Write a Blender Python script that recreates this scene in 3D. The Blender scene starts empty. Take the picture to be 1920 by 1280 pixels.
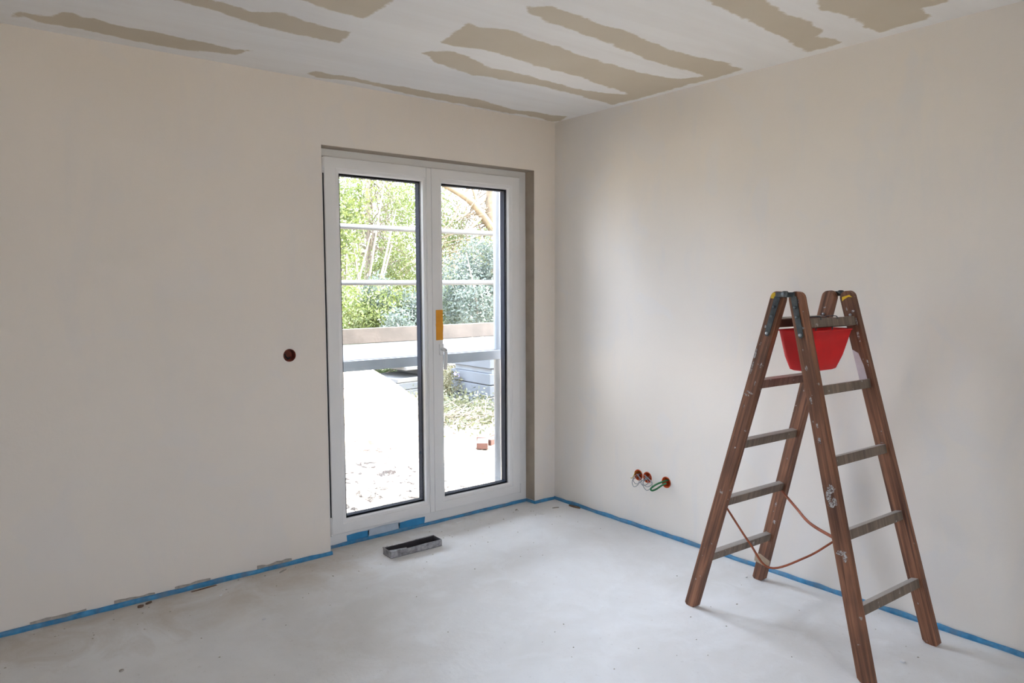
import bpy, bmesh, math, random
import numpy as np
from mathutils import Vector, Matrix
from mathutils.geometry import tessellate_polygon

random.seed(7); RNG = np.random.default_rng(7)
SC = bpy.context.scene
COL = SC.collection

# ------------------------------------------------------------------ camera
F_PX, YAW, PITCH, ROLL = 1373.19, 0.674186, -0.078627, -0.0040617
CAM = Vector((-3.32764, -3.69875, 1.48320))
_f = Vector((math.sin(YAW) * math.cos(PITCH), math.cos(YAW) * math.cos(PITCH), math.sin(PITCH)))
_r = Vector((math.cos(YAW), -math.sin(YAW), 0)); _u = _r.cross(_f)
_r2 = _r * math.cos(ROLL) + _u * math.sin(ROLL); _u2 = -_r * math.sin(ROLL) + _u * math.cos(ROLL)
cd = bpy.data.cameras.new('camera'); cam = bpy.data.objects.new('camera', cd); COL.objects.link(cam)
cd.sensor_width = 36; cd.lens = F_PX / 1920 * 36; cd.clip_start = .02; cd.clip_end = 200
m = Matrix((_r2, _u2, -_f)).transposed().to_4x4(); m.translation = CAM
cam.matrix_world = m
SC.camera = cam

def at(px, py, axis, val):
    """point where the sight line of a photo pixel meets the plane axis = val (0 x, 1 y, 2 z)"""
    d = _r2 * ((px - 960) / F_PX) + _u2 * (-(py - 640) / F_PX) + _f
    return CAM + d * ((val - CAM[axis]) / d[axis])

# ------------------------------------------------------------------ light
w = bpy.data.worlds.new('sky'); SC.world = w; w.use_nodes = True
bg = w.node_tree.nodes['Background']
bg.inputs[0].default_value = (0.87, 0.95, 1.15, 1)
# overcast sky: three times as bright overhead as at the horizon, all round
_n = w.node_tree; _tc = _n.nodes.new('ShaderNodeTexCoord'); _sp = _n.nodes.new('ShaderNodeSeparateXYZ'); _n.links.new(_tc.outputs['Generated'], _sp.inputs[0])
_mx = _n.nodes.new('ShaderNodeMath'); _mx.operation = 'MAXIMUM'; _n.links.new(_sp.outputs[2], _mx.inputs[0]); _mx.inputs[1].default_value = 0
_ma = _n.nodes.new('ShaderNodeMath'); _ma.operation = 'MULTIPLY_ADD'; SKY = 27.0
_n.links.new(_mx.outputs[0], _ma.inputs[0]); _ma.inputs[1].default_value = SKY * 2 / 3; _ma.inputs[2].default_value = SKY / 3
_n.links.new(_ma.outputs[0], bg.inputs[1])
sl_ = bpy.data.lights.new('hazy_sun', 'SUN'); sl_.energy = 48; sl_.angle = math.radians(12); sl_.color = (1, .93, .82)
so_ = bpy.data.objects.new('hazy_sun', sl_); COL.objects.link(so_); so_.location = (8, -2, 12)
so_.rotation_euler = Vector((-.58, .24, -.78)).to_track_quat('-Z', 'Y').to_euler()      # runs past the house front, never straight in
pl = bpy.data.lights.new('door_portal', 'AREA'); pl.shape = 'RECTANGLE'; pl.size = 1.45; pl.size_y = 2.15
pl.cycles.is_portal = True
po = bpy.data.objects.new('door_portal', pl); COL.objects.link(po)
po.location = (-.918, .30, 1.11); po.rotation_euler = (math.radians(-90), 0, 0)   # faces into the room
pl2 = bpy.data.lights.new('fill_window_portal', 'AREA'); pl2.shape = 'RECTANGLE'; pl2.size = .80; pl2.size_y = 2.0; pl2.cycles.is_portal = True
po2 = bpy.data.objects.new('fill_window_portal', pl2); COL.objects.link(po2)
po2.location = (-2.48, -5.42, 1.12); po2.rotation_euler = (math.radians(90), 0, 0)  # portal of the fill-light window added behind the viewer
SC.view_settings.view_transform = 'Standard'; SC.view_settings.look = 'None'
SC.view_settings.gamma = 1; SC.view_settings.use_curve_mapping = False
SC.view_settings.exposure = 0.10

# ------------------------------------------------------------------ helpers
def nodes(name, rough=.7):
    mt = bpy.data.materials.new(name); mt.use_nodes = True
    nt = mt.node_tree; b = nt.nodes['Principled BSDF']; b.inputs['Roughness'].default_value = rough
    return mt, nt, b

def coord(nt, scale=(1, 1, 1), kind='Object'):
    tc = nt.nodes.new('ShaderNodeTexCoord'); mp = nt.nodes.new('ShaderNodeMapping')
    mp.inputs['Scale'].default_value = scale; nt.links.new(tc.outputs[kind], mp.inputs[0]); return mp.outputs[0]

def noise(nt, vec, scale, detail=4, rough=.55, dist=0):
    n = nt.nodes.new('ShaderNodeTexNoise'); n.inputs['Scale'].default_value = scale
    n.inputs['Detail'].default_value = detail; n.inputs['Roughness'].default_value = rough
    n.inputs['Distortion'].default_value = dist
    if vec is not None: nt.links.new(vec, n.inputs['Vector'])
    return n.outputs[0]

def ramp(nt, fac, stops):
    r = nt.nodes.new('ShaderNodeValToRGB'); nt.links.new(fac, r.inputs[0]); e = r.color_ramp.elements
    while len(e) < len(stops): e.new(.5)
    for i, (p, c) in enumerate(stops):
        e[i].position = p; e[i].color = (*c, 1) if len(c) == 3 else c
    return r.outputs[0]

def mix(nt, fac, a, b, blend='MIX'):
    mx = nt.nodes.new('ShaderNodeMix'); mx.data_type = 'RGBA'; mx.blend_type = blend
    for s, v in ((0, fac), (6, a), (7, b)):
        if hasattr(v, 'is_output'): nt.links.new(v, mx.inputs[s])
        else: mx.inputs[s].default_value = v if s == 0 else (*v, 1)
    return mx.outputs[2]

def math_n(nt, op, a, b=0.0):
    n = nt.nodes.new('ShaderNodeMath'); n.operation = op
    for i, v in enumerate((a, b)):
        if hasattr(v, 'is_output'): nt.links.new(v, n.inputs[i])
        else: n.inputs[i].default_value = v
    return n.outputs[0]

def bump(nt, b, h, dist=.002, strength=.5):
    n = nt.nodes.new('ShaderNodeBump'); n.inputs['Distance'].default_value = dist; n.inputs['Strength'].default_value = strength
    nt.links.new(h, n.inputs['Height']); nt.links.new(n.outputs[0], b.inputs['Normal'])

def simple(name, c, rough=.6, var=.12, scale=12, metal=0, bd=0):
    mt, nt, b = nodes(name, rough); v = coord(nt)
    n = noise(nt, v, scale)
    d = tuple(x * (1 - var) for x in c); l = tuple(min(1, x * (1 + var)) for x in c)
    nt.links.new(ramp(nt, n, [(.3, d), (.7, l)]), b.inputs['Base Color'])
    b.inputs['Metallic'].default_value = metal
    if bd: bump(nt, b, noise(nt, v, scale * 6), bd)
    return mt

def link(o, parent=None):
    COL.objects.link(o)
    if parent is not None: o.parent = parent
    return o

def mesh(name, vs, fs, mat, parent=None, smooth=False, bevel=0, seg=2):
    me = bpy.data.meshes.new(name); me.from_pydata([tuple(v) for v in vs], [], [tuple(f) for f in fs])
    bm = bmesh.new(); bm.from_mesh(me); bmesh.ops.recalc_face_normals(bm, faces=bm.faces); bm.to_mesh(me); bm.free()
    if smooth: me.polygons.foreach_set('use_smooth', [True] * len(me.polygons))
    me.materials.append(mat)
    o = link(bpy.data.objects.new(name, me), parent)
    if bevel:
        md = o.modifiers.new('bevel', 'BEVEL'); md.width = bevel; md.segments = seg; md.limit_method = 'ANGLE'
        md.angle_limit = math.radians(40)
    return o

def empty(name, loc=(0, 0, 0), rz=0, parent=None):
    o = bpy.data.objects.new(name, None); o.empty_display_size = .05; link(o, parent)
    o.location = loc; o.rotation_euler = (0, 0, rz); return o

def tag(o, label, cat, group=None, kind=None):
    o['label'] = label; o['category'] = cat
    if group: o['group'] = group
    if kind: o['kind'] = kind
    return o

def struct(o, label, cat):
    o['kind'] = 'structure'; o['label'] = label; o['category'] = cat; return o

def box_vf(x0, x1, y0, y1, z0, z1, off=0):
    v = [(x, y, z) for x in (x0, x1) for y in (y0, y1) for z in (z0, z1)]
    f = [(0, 1, 3, 2), (4, 6, 7, 5), (0, 4, 5, 1), (2, 3, 7, 6), (0, 2, 6, 4), (1, 5, 7, 3)]
    return v, [tuple(i + off for i in q) for q in f]

def box(name, x0, x1, y0, y1, z0, z1, mat, parent=None, bevel=0):
    v, f = box_vf(x0, x1, y0, y1, z0, z1); return mesh(name, v, f, mat, parent, bevel=bevel)

def prism(name, poly, h0, h1, mapf, mat, parent=None, holes=(), bevel=0, smooth=False):
    """flat polygon (2D, with holes) given thickness h0..h1; mapf(a, b, h) -> 3D"""
    loops = [list(poly)] + [list(h) for h in holes]
    tris = tessellate_polygon([[Vector((a, b, 0)) for a, b in l] for l in loops])
    flat = [p for l in loops for p in l]; n = len(flat)
    vs = [mapf(a, b, h0) for a, b in flat] + [mapf(a, b, h1) for a, b in flat]
    fs = [tuple(t) for t in tris] + [tuple(i + n for i in t) for t in tris]
    s = 0
    for l in loops:
        k = len(l)
        for i in range(k): fs.append((s + i, s + (i + 1) % k, s + (i + 1) % k + n, s + i + n))
        s += k
    return mesh(name, vs, fs, mat, parent, bevel=bevel, smooth=smooth)

def spline(pts, n=8):
    P = [Vector(p) for p in pts]; P = [P[0] * 2 - P[1]] + P + [P[-1] * 2 - P[-2]]; out = []
    for i in range(1, len(P) - 2):
        a, b, c, d = P[i - 1:i + 3]
        for k in range(n):
            t = k / n
            out.append(.5 * ((2 * b) + (c - a) * t + (2 * a - 5 * b + 4 * c - d) * t * t + (3 * b - a - 3 * c + d) * t ** 3))
    out.append(P[-2]); return out

def tube_vf(pts, rad, sides=8, off=0, flat=None):
    """tube along a polyline; rad a number or list; flat=(w,h) makes a ribbon section"""
    pts = [Vector(p) for p in pts]; n = len(pts); vs = []; fs = []
    up = Vector((0, 0, 1)); prev = None
    for i, p in enumerate(pts):
        t = (pts[min(i + 1, n - 1)] - pts[max(i - 1, 0)]).normalized()
        if prev is None:
            a = t.cross(up if abs(t.z) < .95 else Vector((1, 0, 0))).normalized()
        else:
            a = (prev - t * prev.dot(t)).normalized()
        prev = a; b = t.cross(a)
        r = rad[i] if isinstance(rad, (list, tuple)) else rad
        for k in range(sides):
            q = 2 * math.pi * (k + .5) / sides
            if flat: vs.append(p + a * math.cos(q) * flat[0] + b * math.sin(q) * flat[1])
            else: vs.append(p + (a * math.cos(q) + b * math.sin(q)) * r)
    for i in range(n - 1):
        for k in range(sides):
            k2 = (k + 1) % sides
            fs.append((off + i * sides + k, off + i * sides + k2, off + (i + 1) * sides + k2, off + (i + 1) * sides + k))
    fs.append(tuple(off + k for k in range(sides))); fs.append(tuple(off + (n - 1) * sides + k for k in reversed(range(sides))))
    return vs, fs

def tube(name, pts, rad, mat, parent=None, sides=8, flat=None):
    v, f = tube_vf(pts, rad, sides, 0, flat); return mesh(name, v, f, mat, parent, smooth=True)

def circle(cx, cy, r, n=28): return [(cx + r * math.cos(2 * math.pi * i / n), cy + r * math.sin(2 * math.pi * i / n)) for i in range(n)]

def chip_poly(rx, ry, n=9, jit=.35):
    return [(rx * math.cos(2 * math.pi * i / n) * random.uniform(1 - jit, 1), ry * math.sin(2 * math.pi * i / n) * random.uniform(1 - jit, 1)) for i in range(n)]

# ------------------------------------------------------------------ materials
def plaster(name, base, tint, seed):
    mt, nt, b = nodes(name, .88)
    v = coord(nt, (1, 1, 1)); tc = nt.nodes[-2] if False else None
    mp = nt.nodes.new('ShaderNodeMapping'); mp.inputs['Location'].default_value = (seed, seed * 2, seed); nt.links.new(v, mp.inputs[0]); v = mp.outputs[0]
    st = nt.nodes.new('ShaderNodeMapping'); st.inputs['Scale'].default_value = (2.2, 2.2, .7); nt.links.new(v, st.inputs[0])
    big = noise(nt, v, 1.1, 3, .5, .3); strk = noise(nt, st.outputs[0], 2.6, 5, .6, .4); patch = noise(nt, v, 3.2, 2, .4, .8)
    c = ramp(nt, big, [(.33, tuple(x * .965 for x in base)), (.66, base)])
    c = mix(nt, ramp(nt, strk, [(.52, (0, 0, 0)), (.72, (.55,) * 3)]), c, tint)
    c = mix(nt, ramp(nt, patch, [(.60, (0, 0, 0)), (.66, (.42,) * 3)]), c, tuple(min(1, x * 1.03) for x in tint))
    nt.links.new(c, b.inputs['Base Color'])
    h = math_n(nt, 'ADD', noise(nt, v, 60, 4), math_n(nt, 'MULTIPLY', noise(nt, v, 7, 3), 1.5))
    bump(nt, b, h, .0015, .35); return mt

M = {}
M['wall'] = plaster('wall_plaster', (.89, .815, .73), (.82, .77, .725), 3.1)
M['wall2'] = plaster('wall_plaster_smeared', (.88, .825, .76), (.80, .78, .765), 8.7)

mt, nt, b = nodes('screed', .8); v = coord(nt)
big = noise(nt, v, .9, 5, .6, .5); mid = noise(nt, v, 5, 6, .65, .6); fine = noise(nt, v, 45, 5, .6)
c = ramp(nt, big, [(.32, (.74, .72, .695)), (.62, (.865, .868, .872))])
c = mix(nt, ramp(nt, mid, [(.48, (0, 0, 0)), (.75, (.6,) * 3)]), c, (.90, .905, .91))
c = mix(nt, ramp(nt, fine, [(.62, (0, 0, 0)), (.78, (.35,) * 3)]), c, (.45, .41, .37))
c = mix(nt, ramp(nt, noise(nt, v, 130, 2), [(.74, (0, 0, 0)), (.80, (.6,) * 3)]), c, (.86, .85, .84))
# browner towards the door wall, fading to the right, broken by noise
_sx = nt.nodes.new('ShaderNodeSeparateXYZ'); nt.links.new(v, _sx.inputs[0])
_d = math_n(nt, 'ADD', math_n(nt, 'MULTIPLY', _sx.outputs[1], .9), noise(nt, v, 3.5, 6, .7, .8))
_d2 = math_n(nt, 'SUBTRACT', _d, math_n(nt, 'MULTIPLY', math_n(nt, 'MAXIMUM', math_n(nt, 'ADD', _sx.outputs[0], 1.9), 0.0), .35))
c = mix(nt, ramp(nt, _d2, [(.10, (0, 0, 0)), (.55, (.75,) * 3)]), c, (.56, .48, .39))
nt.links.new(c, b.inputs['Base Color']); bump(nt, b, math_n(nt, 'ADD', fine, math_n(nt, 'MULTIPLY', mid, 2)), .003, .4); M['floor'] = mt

mt, nt, b = nodes('ceiling_board_and_filler', .85); v = coord(nt)
a = nt.nodes.new('ShaderNodeAttribute'); a.attribute_name = 'bare'
wob = math_n(nt, 'MULTIPLY', math_n(nt, 'SUBTRACT', noise(nt, v, 9, 5, .65), .5), .085)
fac = math_n(nt, 'ADD', a.outputs['Fac'], wob)
fac = ramp(nt, math_n(nt, 'ADD', math_n(nt, 'MULTIPLY', fac, 25), .5), [(.35, (0, 0, 0)), (.65, (1, 1, 1))])
st = nt.nodes.new('ShaderNodeMapping'); st.inputs['Scale'].default_value = (.6, 5, 1); nt.links.new(v, st.inputs[0])
white = ramp(nt, noise(nt, st.outputs[0], 2.2, 4, .55, .4), [(.3, (.88, .855, .83)), (.7, (.925, .91, .89))])
tan = ramp(nt, noise(nt, v, 3, 4), [(.3, (.62, .54, .42)), (.7, (.66, .585, .47))])
nt.links.new(mix(nt, fac, white, tan), b.inputs['Base Color']); bump(nt, b, noise(nt, v, 30, 4), .001, .3); M['ceiling'] = mt

M['pvc'] = simple('white_pvc', (.86, .85, .835), .32, .015, 3)
M['anthracite'] = simple('anthracite_profile', (.012, .013, .018), .9, .1, 6); M['anthracite'].node_tree.nodes['Principled BSDF'].inputs['Specular IOR Level'].default_value = .08
M['rubber'] = simple('black_rubber', (.012, .012, .014), .6, .1, 9)
M['grey_metal'] = simple('galvanised_steel', (.045, .047, .051), .6, .15, 9)
M['beam'] = simple('dull_zinc_beam', (.29, .305, .325), .7, .1, 6)
M['bolt'] = simple('zinc_bolt', (.40, .41, .42), .45, .2, 60, metal=.5)
M['steel_dark'] = simple('dark_hinge_steel', (.10, .115, .12), .5, .35, 40, metal=.7)
M['orange_tape'] = simple('orange_sticker', (.78, .33, .015), .5, .05, 30)
mt, nt, b = nodes('dusty_blue_foam', .7); v = coord(nt)
c = ramp(nt, noise(nt, v, 30, 4), [(.3, (.035, .20, .40)), (.7, (.075, .33, .58))])
c = mix(nt, ramp(nt, noise(nt, v, 9, 5, .7), [(.45, (0, 0, 0)), (.65, (.55,) * 3)]), c, (.20, .22, .23))
nt.links.new(c, b.inputs['Base Color']); bump(nt, b, noise(nt, v, 160), .001); M['foam'] = mt
M['foil_pale'] = simple('pale_tape', (.50, .58, .66), .4, .12, 20)
M['flap'] = simple('blue_foil_flap', (.035, .26, .52), .5, .15, 14)
M['orange_plastic'] = simple('orange_box_plastic', (.75, .13, .03), .5, .2, 60)
M['brown_plastic'] = simple('brown_box_plastic', (.22, .045, .02), .5, .4, 50)
M['wire_grey'] = simple('grey_wire', (.30, .32, .33), .5, .2, 40)
M['wire_green'] = simple('green_cable', (.035, .19, .07), .45, .2, 40)
M['wire_yellow'] = simple('yellow_wire', (.55, .40, .04), .45, .2, 40)
M['white_chip'] = simple('white_plaster_chip', (.82, .815, .81), .85, .06, 50)
M['grey_chip'] = simple('grey_mortar_chip', (.42, .38, .33), .9, .2, 50)
M['brown_chip'] = simple('brown_wood_chip', (.16, .10, .065), .85, .3, 60)
M['red'] = simple('red_plastic', (.68, .006, .008), .6, .12, 7)
M['yellow'] = simple('yellow_sticker', (.80, .52, .02), .5, .1, 60)
M['webbing'] = simple('rust_red_webbing', (.33, .085, .035), .75, .2, 90)
M['tag_beige'] = simple('beige_tag', (.55, .43, .31), .8, .15, 60)
M['paint_coat'] = simple('pale_paint_red_bounce', (.60, .53, .56), .7, .08, 25)  # pale paint; its lilac tint stands in for red bounce light
mt, nt, b = nodes('ragged_pale_paint', .75); v = coord(nt); b.inputs['Base Color'].default_value = (.56, .53, .515, 1)
_f1 = ramp(nt, noise(nt, v, 110, 5, .75, 1.0), [(.46, (0, 0, 0)), (.54, (1, 1, 1))]); nt.links.new(_f1, b.inputs['Alpha']); M['paint_pale'] = mt

def wood(name, dark, light, speck, seed):
    mt, nt, b = nodes(name, .6); oi = nt.nodes.new('ShaderNodeObjectInfo')
    v = coord(nt); ad = nt.nodes.new('ShaderNodeVectorMath'); ad.operation = 'ADD'
    sc = nt.nodes.new('ShaderNodeVectorMath'); sc.operation = 'SCALE'; sc.inputs[3].default_value = 7
    cb = nt.nodes.new('ShaderNodeCombineXYZ')
    for i in range(3): nt.links.new(oi.outputs['Random'], cb.inputs[i])
    nt.links.new(cb.outputs[0], sc.inputs[0]); nt.links.new(v, ad.inputs[0]); nt.links.new(sc.outputs[0], ad.inputs[1]); v = ad.outputs[0]
    st = nt.nodes.new('ShaderNodeMapping'); st.inputs['Scale'].default_value = (38, 38, 1.3); nt.links.new(v, st.inputs[0])
    g = noise(nt, st.outputs[0], 1.6, 5, .6, .9)
    c = ramp(nt, g, [(.34, dark), (.52, tuple((x + y) / 2 for x, y in zip(dark, light))), (.68, light)])
    big = noise(nt, v, 4, 3)
    c = mix(nt, ramp(nt, big, [(.45, (0, 0, 0)), (.75, (.55,) * 3)]), c, tuple(x * .55 for x in dark))
    s1 = ramp(nt, noise(nt, v, 42, 2, .5), [(speck, (0, 0, 0)), (speck + .03, (.8,) * 3)])
    c = mix(nt, s1, c, (.42, .39, .365))
    if 'rung' in name:      # plaster dust lying on the treads
        ge = nt.nodes.new('ShaderNodeNewGeometry'); sz = nt.nodes.new('ShaderNodeSeparateXYZ'); nt.links.new(ge.outputs['True Normal'], sz.inputs[0])
        c = mix(nt, ramp(nt, sz.outputs[2], [(.7, (0, 0, 0)), (.9, (.75,) * 3)]), c, (.52, .49, .46))
    nt.links.new(c, b.inputs['Base Color']); bump(nt, b, g, .0012, .5); return mt
M['wood'] = wood('red_brown_ladder_wood', (.085, .030, .015), (.36, .155, .080), .72, 1)
M['wood_rung'] = wood('worn_grey_rung_wood', (.13, .092, .064), (.26, .20, .15), .69, 2)
M['wood_rung_b'] = wood('worn_brown_rung_wood', (.13, .058, .038), (.25, .13, .09), .70, 3)

mt = bpy.data.materials.new('window_glass'); mt.use_nodes = True; nt = mt.node_tree; nt.nodes.clear()
out = nt.nodes.new('ShaderNodeOutputMaterial'); tr = nt.nodes.new('ShaderNodeBsdfTransparent'); gl = nt.nodes.new('ShaderNodeBsdfGlossy')
tr.inputs[0].default_value = (.93, .95, .945, 1); gl.inputs['Roughness'].default_value = .01
fr = nt.nodes.new('ShaderNodeFresnel'); fr.inputs[0].default_value = 1.35; mx = nt.nodes.new('ShaderNodeMixShader')
nt.links.new(fr.outputs[0], mx.inputs[0]); nt.links.new(tr.outputs[0], mx.inputs[1]); nt.links.new(gl.outputs[0], mx.inputs[2]); nt.links.new(mx.outputs[0], out.inputs[0])
M['glass'] = mt

mt, nt, b = nodes('sand', .95); v = coord(nt)
n1 = noise(nt, v, 2.2, 6, .65, .6); n2 = noise(nt, v, 10, 6, .75, .5)
c = ramp(nt, n1, [(.35, (.44, .34, .24)), (.55, (.60, .50, .39))])
c = mix(nt, ramp(nt, n2, [(.53, (0, 0, 0)), (.60, (.97,) * 3)]), c, (.034, .016, .006))
c = mix(nt, ramp(nt, noise(nt, v, 5, 5, .7, 1.2), [(.545, (0, 0, 0)), (.61, (.96,) * 3)]), c, (.035, .022, .013))
nt.links.new(c, b.inputs['Base Color']); bump(nt, b, math_n(nt, 'ADD', n1, n2), .05, .8); M['sand'] = mt
M['soil'] = simple('dry_garden_soil', (.34, .275, .195), .95, .35, 3, bd=.02)
M['bark'] = simple('pale_bark', (.14, .115, .09), .9, .3, 14, bd=.01)
M['bark_warm'] = simple('tan_bark', (.15, .115, .075), .9, .3, 9, bd=.01)
M['plank_wood'] = simple('weathered_board', (.070, .056, .047), .85, .25, 7, bd=.002)
M['deck'] = simple('white_grey_deck', (.040, .041, .043), .7, .10, 8)
M['slab'] = simple('white_concrete', (.065, .064, .062), .9, .08, 6)
M['block'] = simple('pale_blue_wrapped_block', (.040, .046, .054), .8, .10, 5)
M['block_dark'] = simple('dark_gap', (.10, .11, .12), .9, .2, 6)
M['brick'] = simple('red_brick', (.055, .022, .015), .9, .2, 20)

def leaf(name, c1, c2):
    mt = bpy.data.materials.new(name); mt.use_nodes = True; nt = mt.node_tree; b = nt.nodes['Principled BSDF']
    v = coord(nt); col = ramp(nt, noise(nt, v, 3.5, 3), [(.35, c1), (.65, c2)])
    nt.links.new(col, b.inputs['Base Color']); b.inputs['Roughness'].default_value = .5
    t = nt.nodes.new('ShaderNodeBsdfTranslucent'); nt.links.new(col, t.inputs[0])
    mx = nt.nodes.new('ShaderNodeMixShader'); mx.inputs[0].default_value = .4
    nt.links.new(b.outputs[0], mx.inputs[1]); nt.links.new(t.outputs[0], mx.inputs[2]); nt.links.new(mx.outputs[0], nt.nodes['Material Output'].inputs[0]); return mt
M['leaf_lime'] = leaf('lime_leaves', (.075, .10, .02), (.13, .155, .05))
M['leaf_green'] = leaf('green_leaves', (.05, .075, .03), (.11, .145, .06))
M['leaf_blue'] = leaf('blue_green_leaves', (.042, .060, .048), (.10, .12, .10))
M['leaf_olive'] = leaf('olive_weed_leaves', (.035, .040, .018), (.075, .080, .042))
M['leaf_dry'] = leaf('dry_olive_leaves', (.055, .050, .020), (.10, .092, .045))

# ------------------------------------------------------------------ the room shell
H = 2.55; RX, RY = -5.1, -5.2          # far ends of the room behind the camera
OX0, OX1, OZ = -1.656, -.179, 2.22     # door opening
FY = .091                             # face of the fixed door frame
T = .27                                # outer wall thickness
BX = at(543, 666, 1, 0)                # round box in the door wall
SOCK = [at(1197, 891, 0, 0), at(1214, 894, 0, 0), at(1249, 905, 0, 0)]
SOCK[0].z = SOCK[1].z = SOCK[2].z = .322
SOCK[1].y = SOCK[0].y - .071
RB = .034

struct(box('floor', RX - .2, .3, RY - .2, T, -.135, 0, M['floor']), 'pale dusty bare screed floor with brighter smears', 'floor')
prof = [(RX - .2, 0), (OX0, 0), (OX0, OZ), (OX1, OZ), (OX1, 0), (.3, 0), (.3, H + .2), (RX - .2, H + .2)]
wl = prism('wall_left', prof, 0, T, lambda a, b, h: (a, h, b), M['wall'], holes=[circle(BX.x, BX.z, RB)])
struct(wl, 'smooth plastered beige wall holding the glazed double door', 'wall')
wr = prism('wall_right', [(RY - .2, 0), (0, 0), (0, H + .2), (RY - .2, H + .2)], 0, .3, lambda a, b, h: (h, a, b), M['wall2'],
           holes=[circle(s.y, s.z, RB) for s in SOCK])
struct(wr, 'smeared pale plaster wall behind the wooden step ladder', 'wall')
WB = (-2.88, -2.08, .12, 2.12)           # added fill-light window in the unseen back wall
wb = prism('wall_back', [(RX, 0), (0, 0), (0, H + .2), (RX, H + .2)], RY - .2, RY, lambda a, b, h: (a, h, b), M['wall'], holes=[[(WB[0], WB[2]), (WB[1], WB[2]), (WB[1], WB[3]), (WB[0], WB[3])]])
struct(wb, 'plain plastered wall with an added fill-light window behind the viewer', 'wall')
struct(box('wall_side', RX - .2, RX, RY, 0, 0, H + .2, M['wall']), 'plain plastered wall beside the viewer', 'wall')

M['lining'] = simple('taupe_reveal', (.40, .335, .265), .9, .1, 9)  # darker and browner than the wall plaster
rv = box('trim_1', OX1 - .002, OX1 - .0002, .004, FY, .022, OZ - .002, M['lining']); struct(rv, 'taupe side of the door reveal next to the corner', 'reveal')
rv = box('trim_2', OX0 + .0002, OX1 - .002, .004, FY, OZ - .002, OZ - .0002, M['lining']); struct(rv, 'taupe head of the door reveal', 'reveal')

# ceiling: a fine grid that stores how far each point lies inside bare-board areas (metres), read by the material
TAN = [
 [(20,32),(31,19),(80,30),(96,31),(116,22),(138,25),(142,33),(180,34),(205,44),(300,62),(400,83),(440,92),(470,94),(455,98),(447,104),(430,101),(345,94),(240,74),(150,54),(100,46),(75,42),(45,33)],
 [(200,-38),(290,-36),(400,0),(469,21),(526,24),(568,37),(615,52),(656,60),(638,82),(599,73),(562,65),(510,55),(469,42),(396,18),(331,0)],
 [(480,-30),(790,-40),(734,0),(729,8),(682,34),(615,18),(573,3),(544,0)],
 [(825,80),(880,44),(900,50),(964,58),(988,69),(1038,85),(1123,114),(1187,133),(1229,142),(1272,147),(1320,143),(1282,130),(1240,120),(1176,96),(1123,74),(1059,50),(1022,37),(988,21),(985,13),(1033,13),(1075,24),(1112,35),(1128,48),(1155,53),(1197,69),(1272,98),(1314,109),(1357,117),(1399,129),(1184,188),(1150,197),(1091,181),(1033,165),(963,152),(885,140),(828,122),(790,99),(833,94),(885,107),(905,124),(953,133),(1006,146),(1075,165),(1134,175),(1184,178),(1150,167),(1102,149),(1054,135),(1012,125),(964,109),(911,94),(833,83)],
 [(1240,-45),(1390,-45),(1439,0),(1474,27),(1506,37),(1545,56),(1532,69),(1585,79),(1514,98),(1431,53),(1378,27),(1328,0)],
 [(1480,-40),(1740,-60),(1782,0),(1771,5),(1729,16),(1755,31),(1649,60),(1607,37),(1569,24),(1538,16),(1532,0)],
 [(573,136),(594,133),(625,141),(667,146),(703,156),(760,163),(833,177),(906,188),(964,206),(1000,210),(1040,216),(1062,219),(1050,227),(1035,228),(1015,222),(985,216),(940,210),(870,196),(820,187),(730,168),(690,158),(650,151),(594,145)],
]
gx = np.arange(RX - .1, .021, .02); gy = np.arange(RY - .1, .021, .02)
X, Y = np.meshgrid(gx, gy); PX = X.ravel(); PY = Y.ravel(); sd = np.full(PX.shape, -1.0)
for poly in TAN:
    q = np.array([[*at(u, v_, 2, H).xy] for u, v_ in poly])
    dmin = np.full(PX.shape, 9.0); ins = np.zeros(PX.shape, bool)
    for i in range(len(q)):
        a_, b_ = q[i], q[(i + 1) % len(q)]; e = b_ - a_
        t = np.clip(((PX - a_[0]) * e[0] + (PY - a_[1]) * e[1]) / (e @ e), 0, 1)
        dmin = np.minimum(dmin, np.hypot(PX - a_[0] - t * e[0], PY - a_[1] - t * e[1]))
        cr = ((a_[1] > PY) != (b_[1] > PY)); den = e[1] if abs(e[1]) > 1e-9 else 1e-9
        ins ^= cr & (PX < e[0] * (PY - a_[1]) / den + a_[0])
    sd = np.maximum(sd, np.where(ins, dmin, -dmin))
nx, ny = len(gx), len(gy); idx = np.arange(nx * ny).reshape(ny, nx)
quads = np.stack([idx[:-1, :-1], idx[1:, :-1], idx[1:, 1:], idx[:-1, 1:]], -1).reshape(-1, 4)
me = bpy.data.meshes.new('ceiling'); sv, sf = box_vf(RX - .2, .3, RY - .2, T, H + .03, H + .2, nx * ny)
me.from_pydata(np.column_stack([PX, PY, np.full(PX.shape, H)]).tolist() + sv, [], quads.tolist() + sf)
at_ = me.attributes.new('bare', 'FLOAT', 'POINT'); at_.data.foreach_set('value', np.concatenate([np.clip(sd, -.2, .2), np.full(8, -.2)]).astype(np.float32))
me.materials.append(M['ceiling']); ce = link(bpy.data.objects.new('ceiling', me))
struct(ce, 'ceiling of bare tan boards with white filler bands', 'ceiling')

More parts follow.
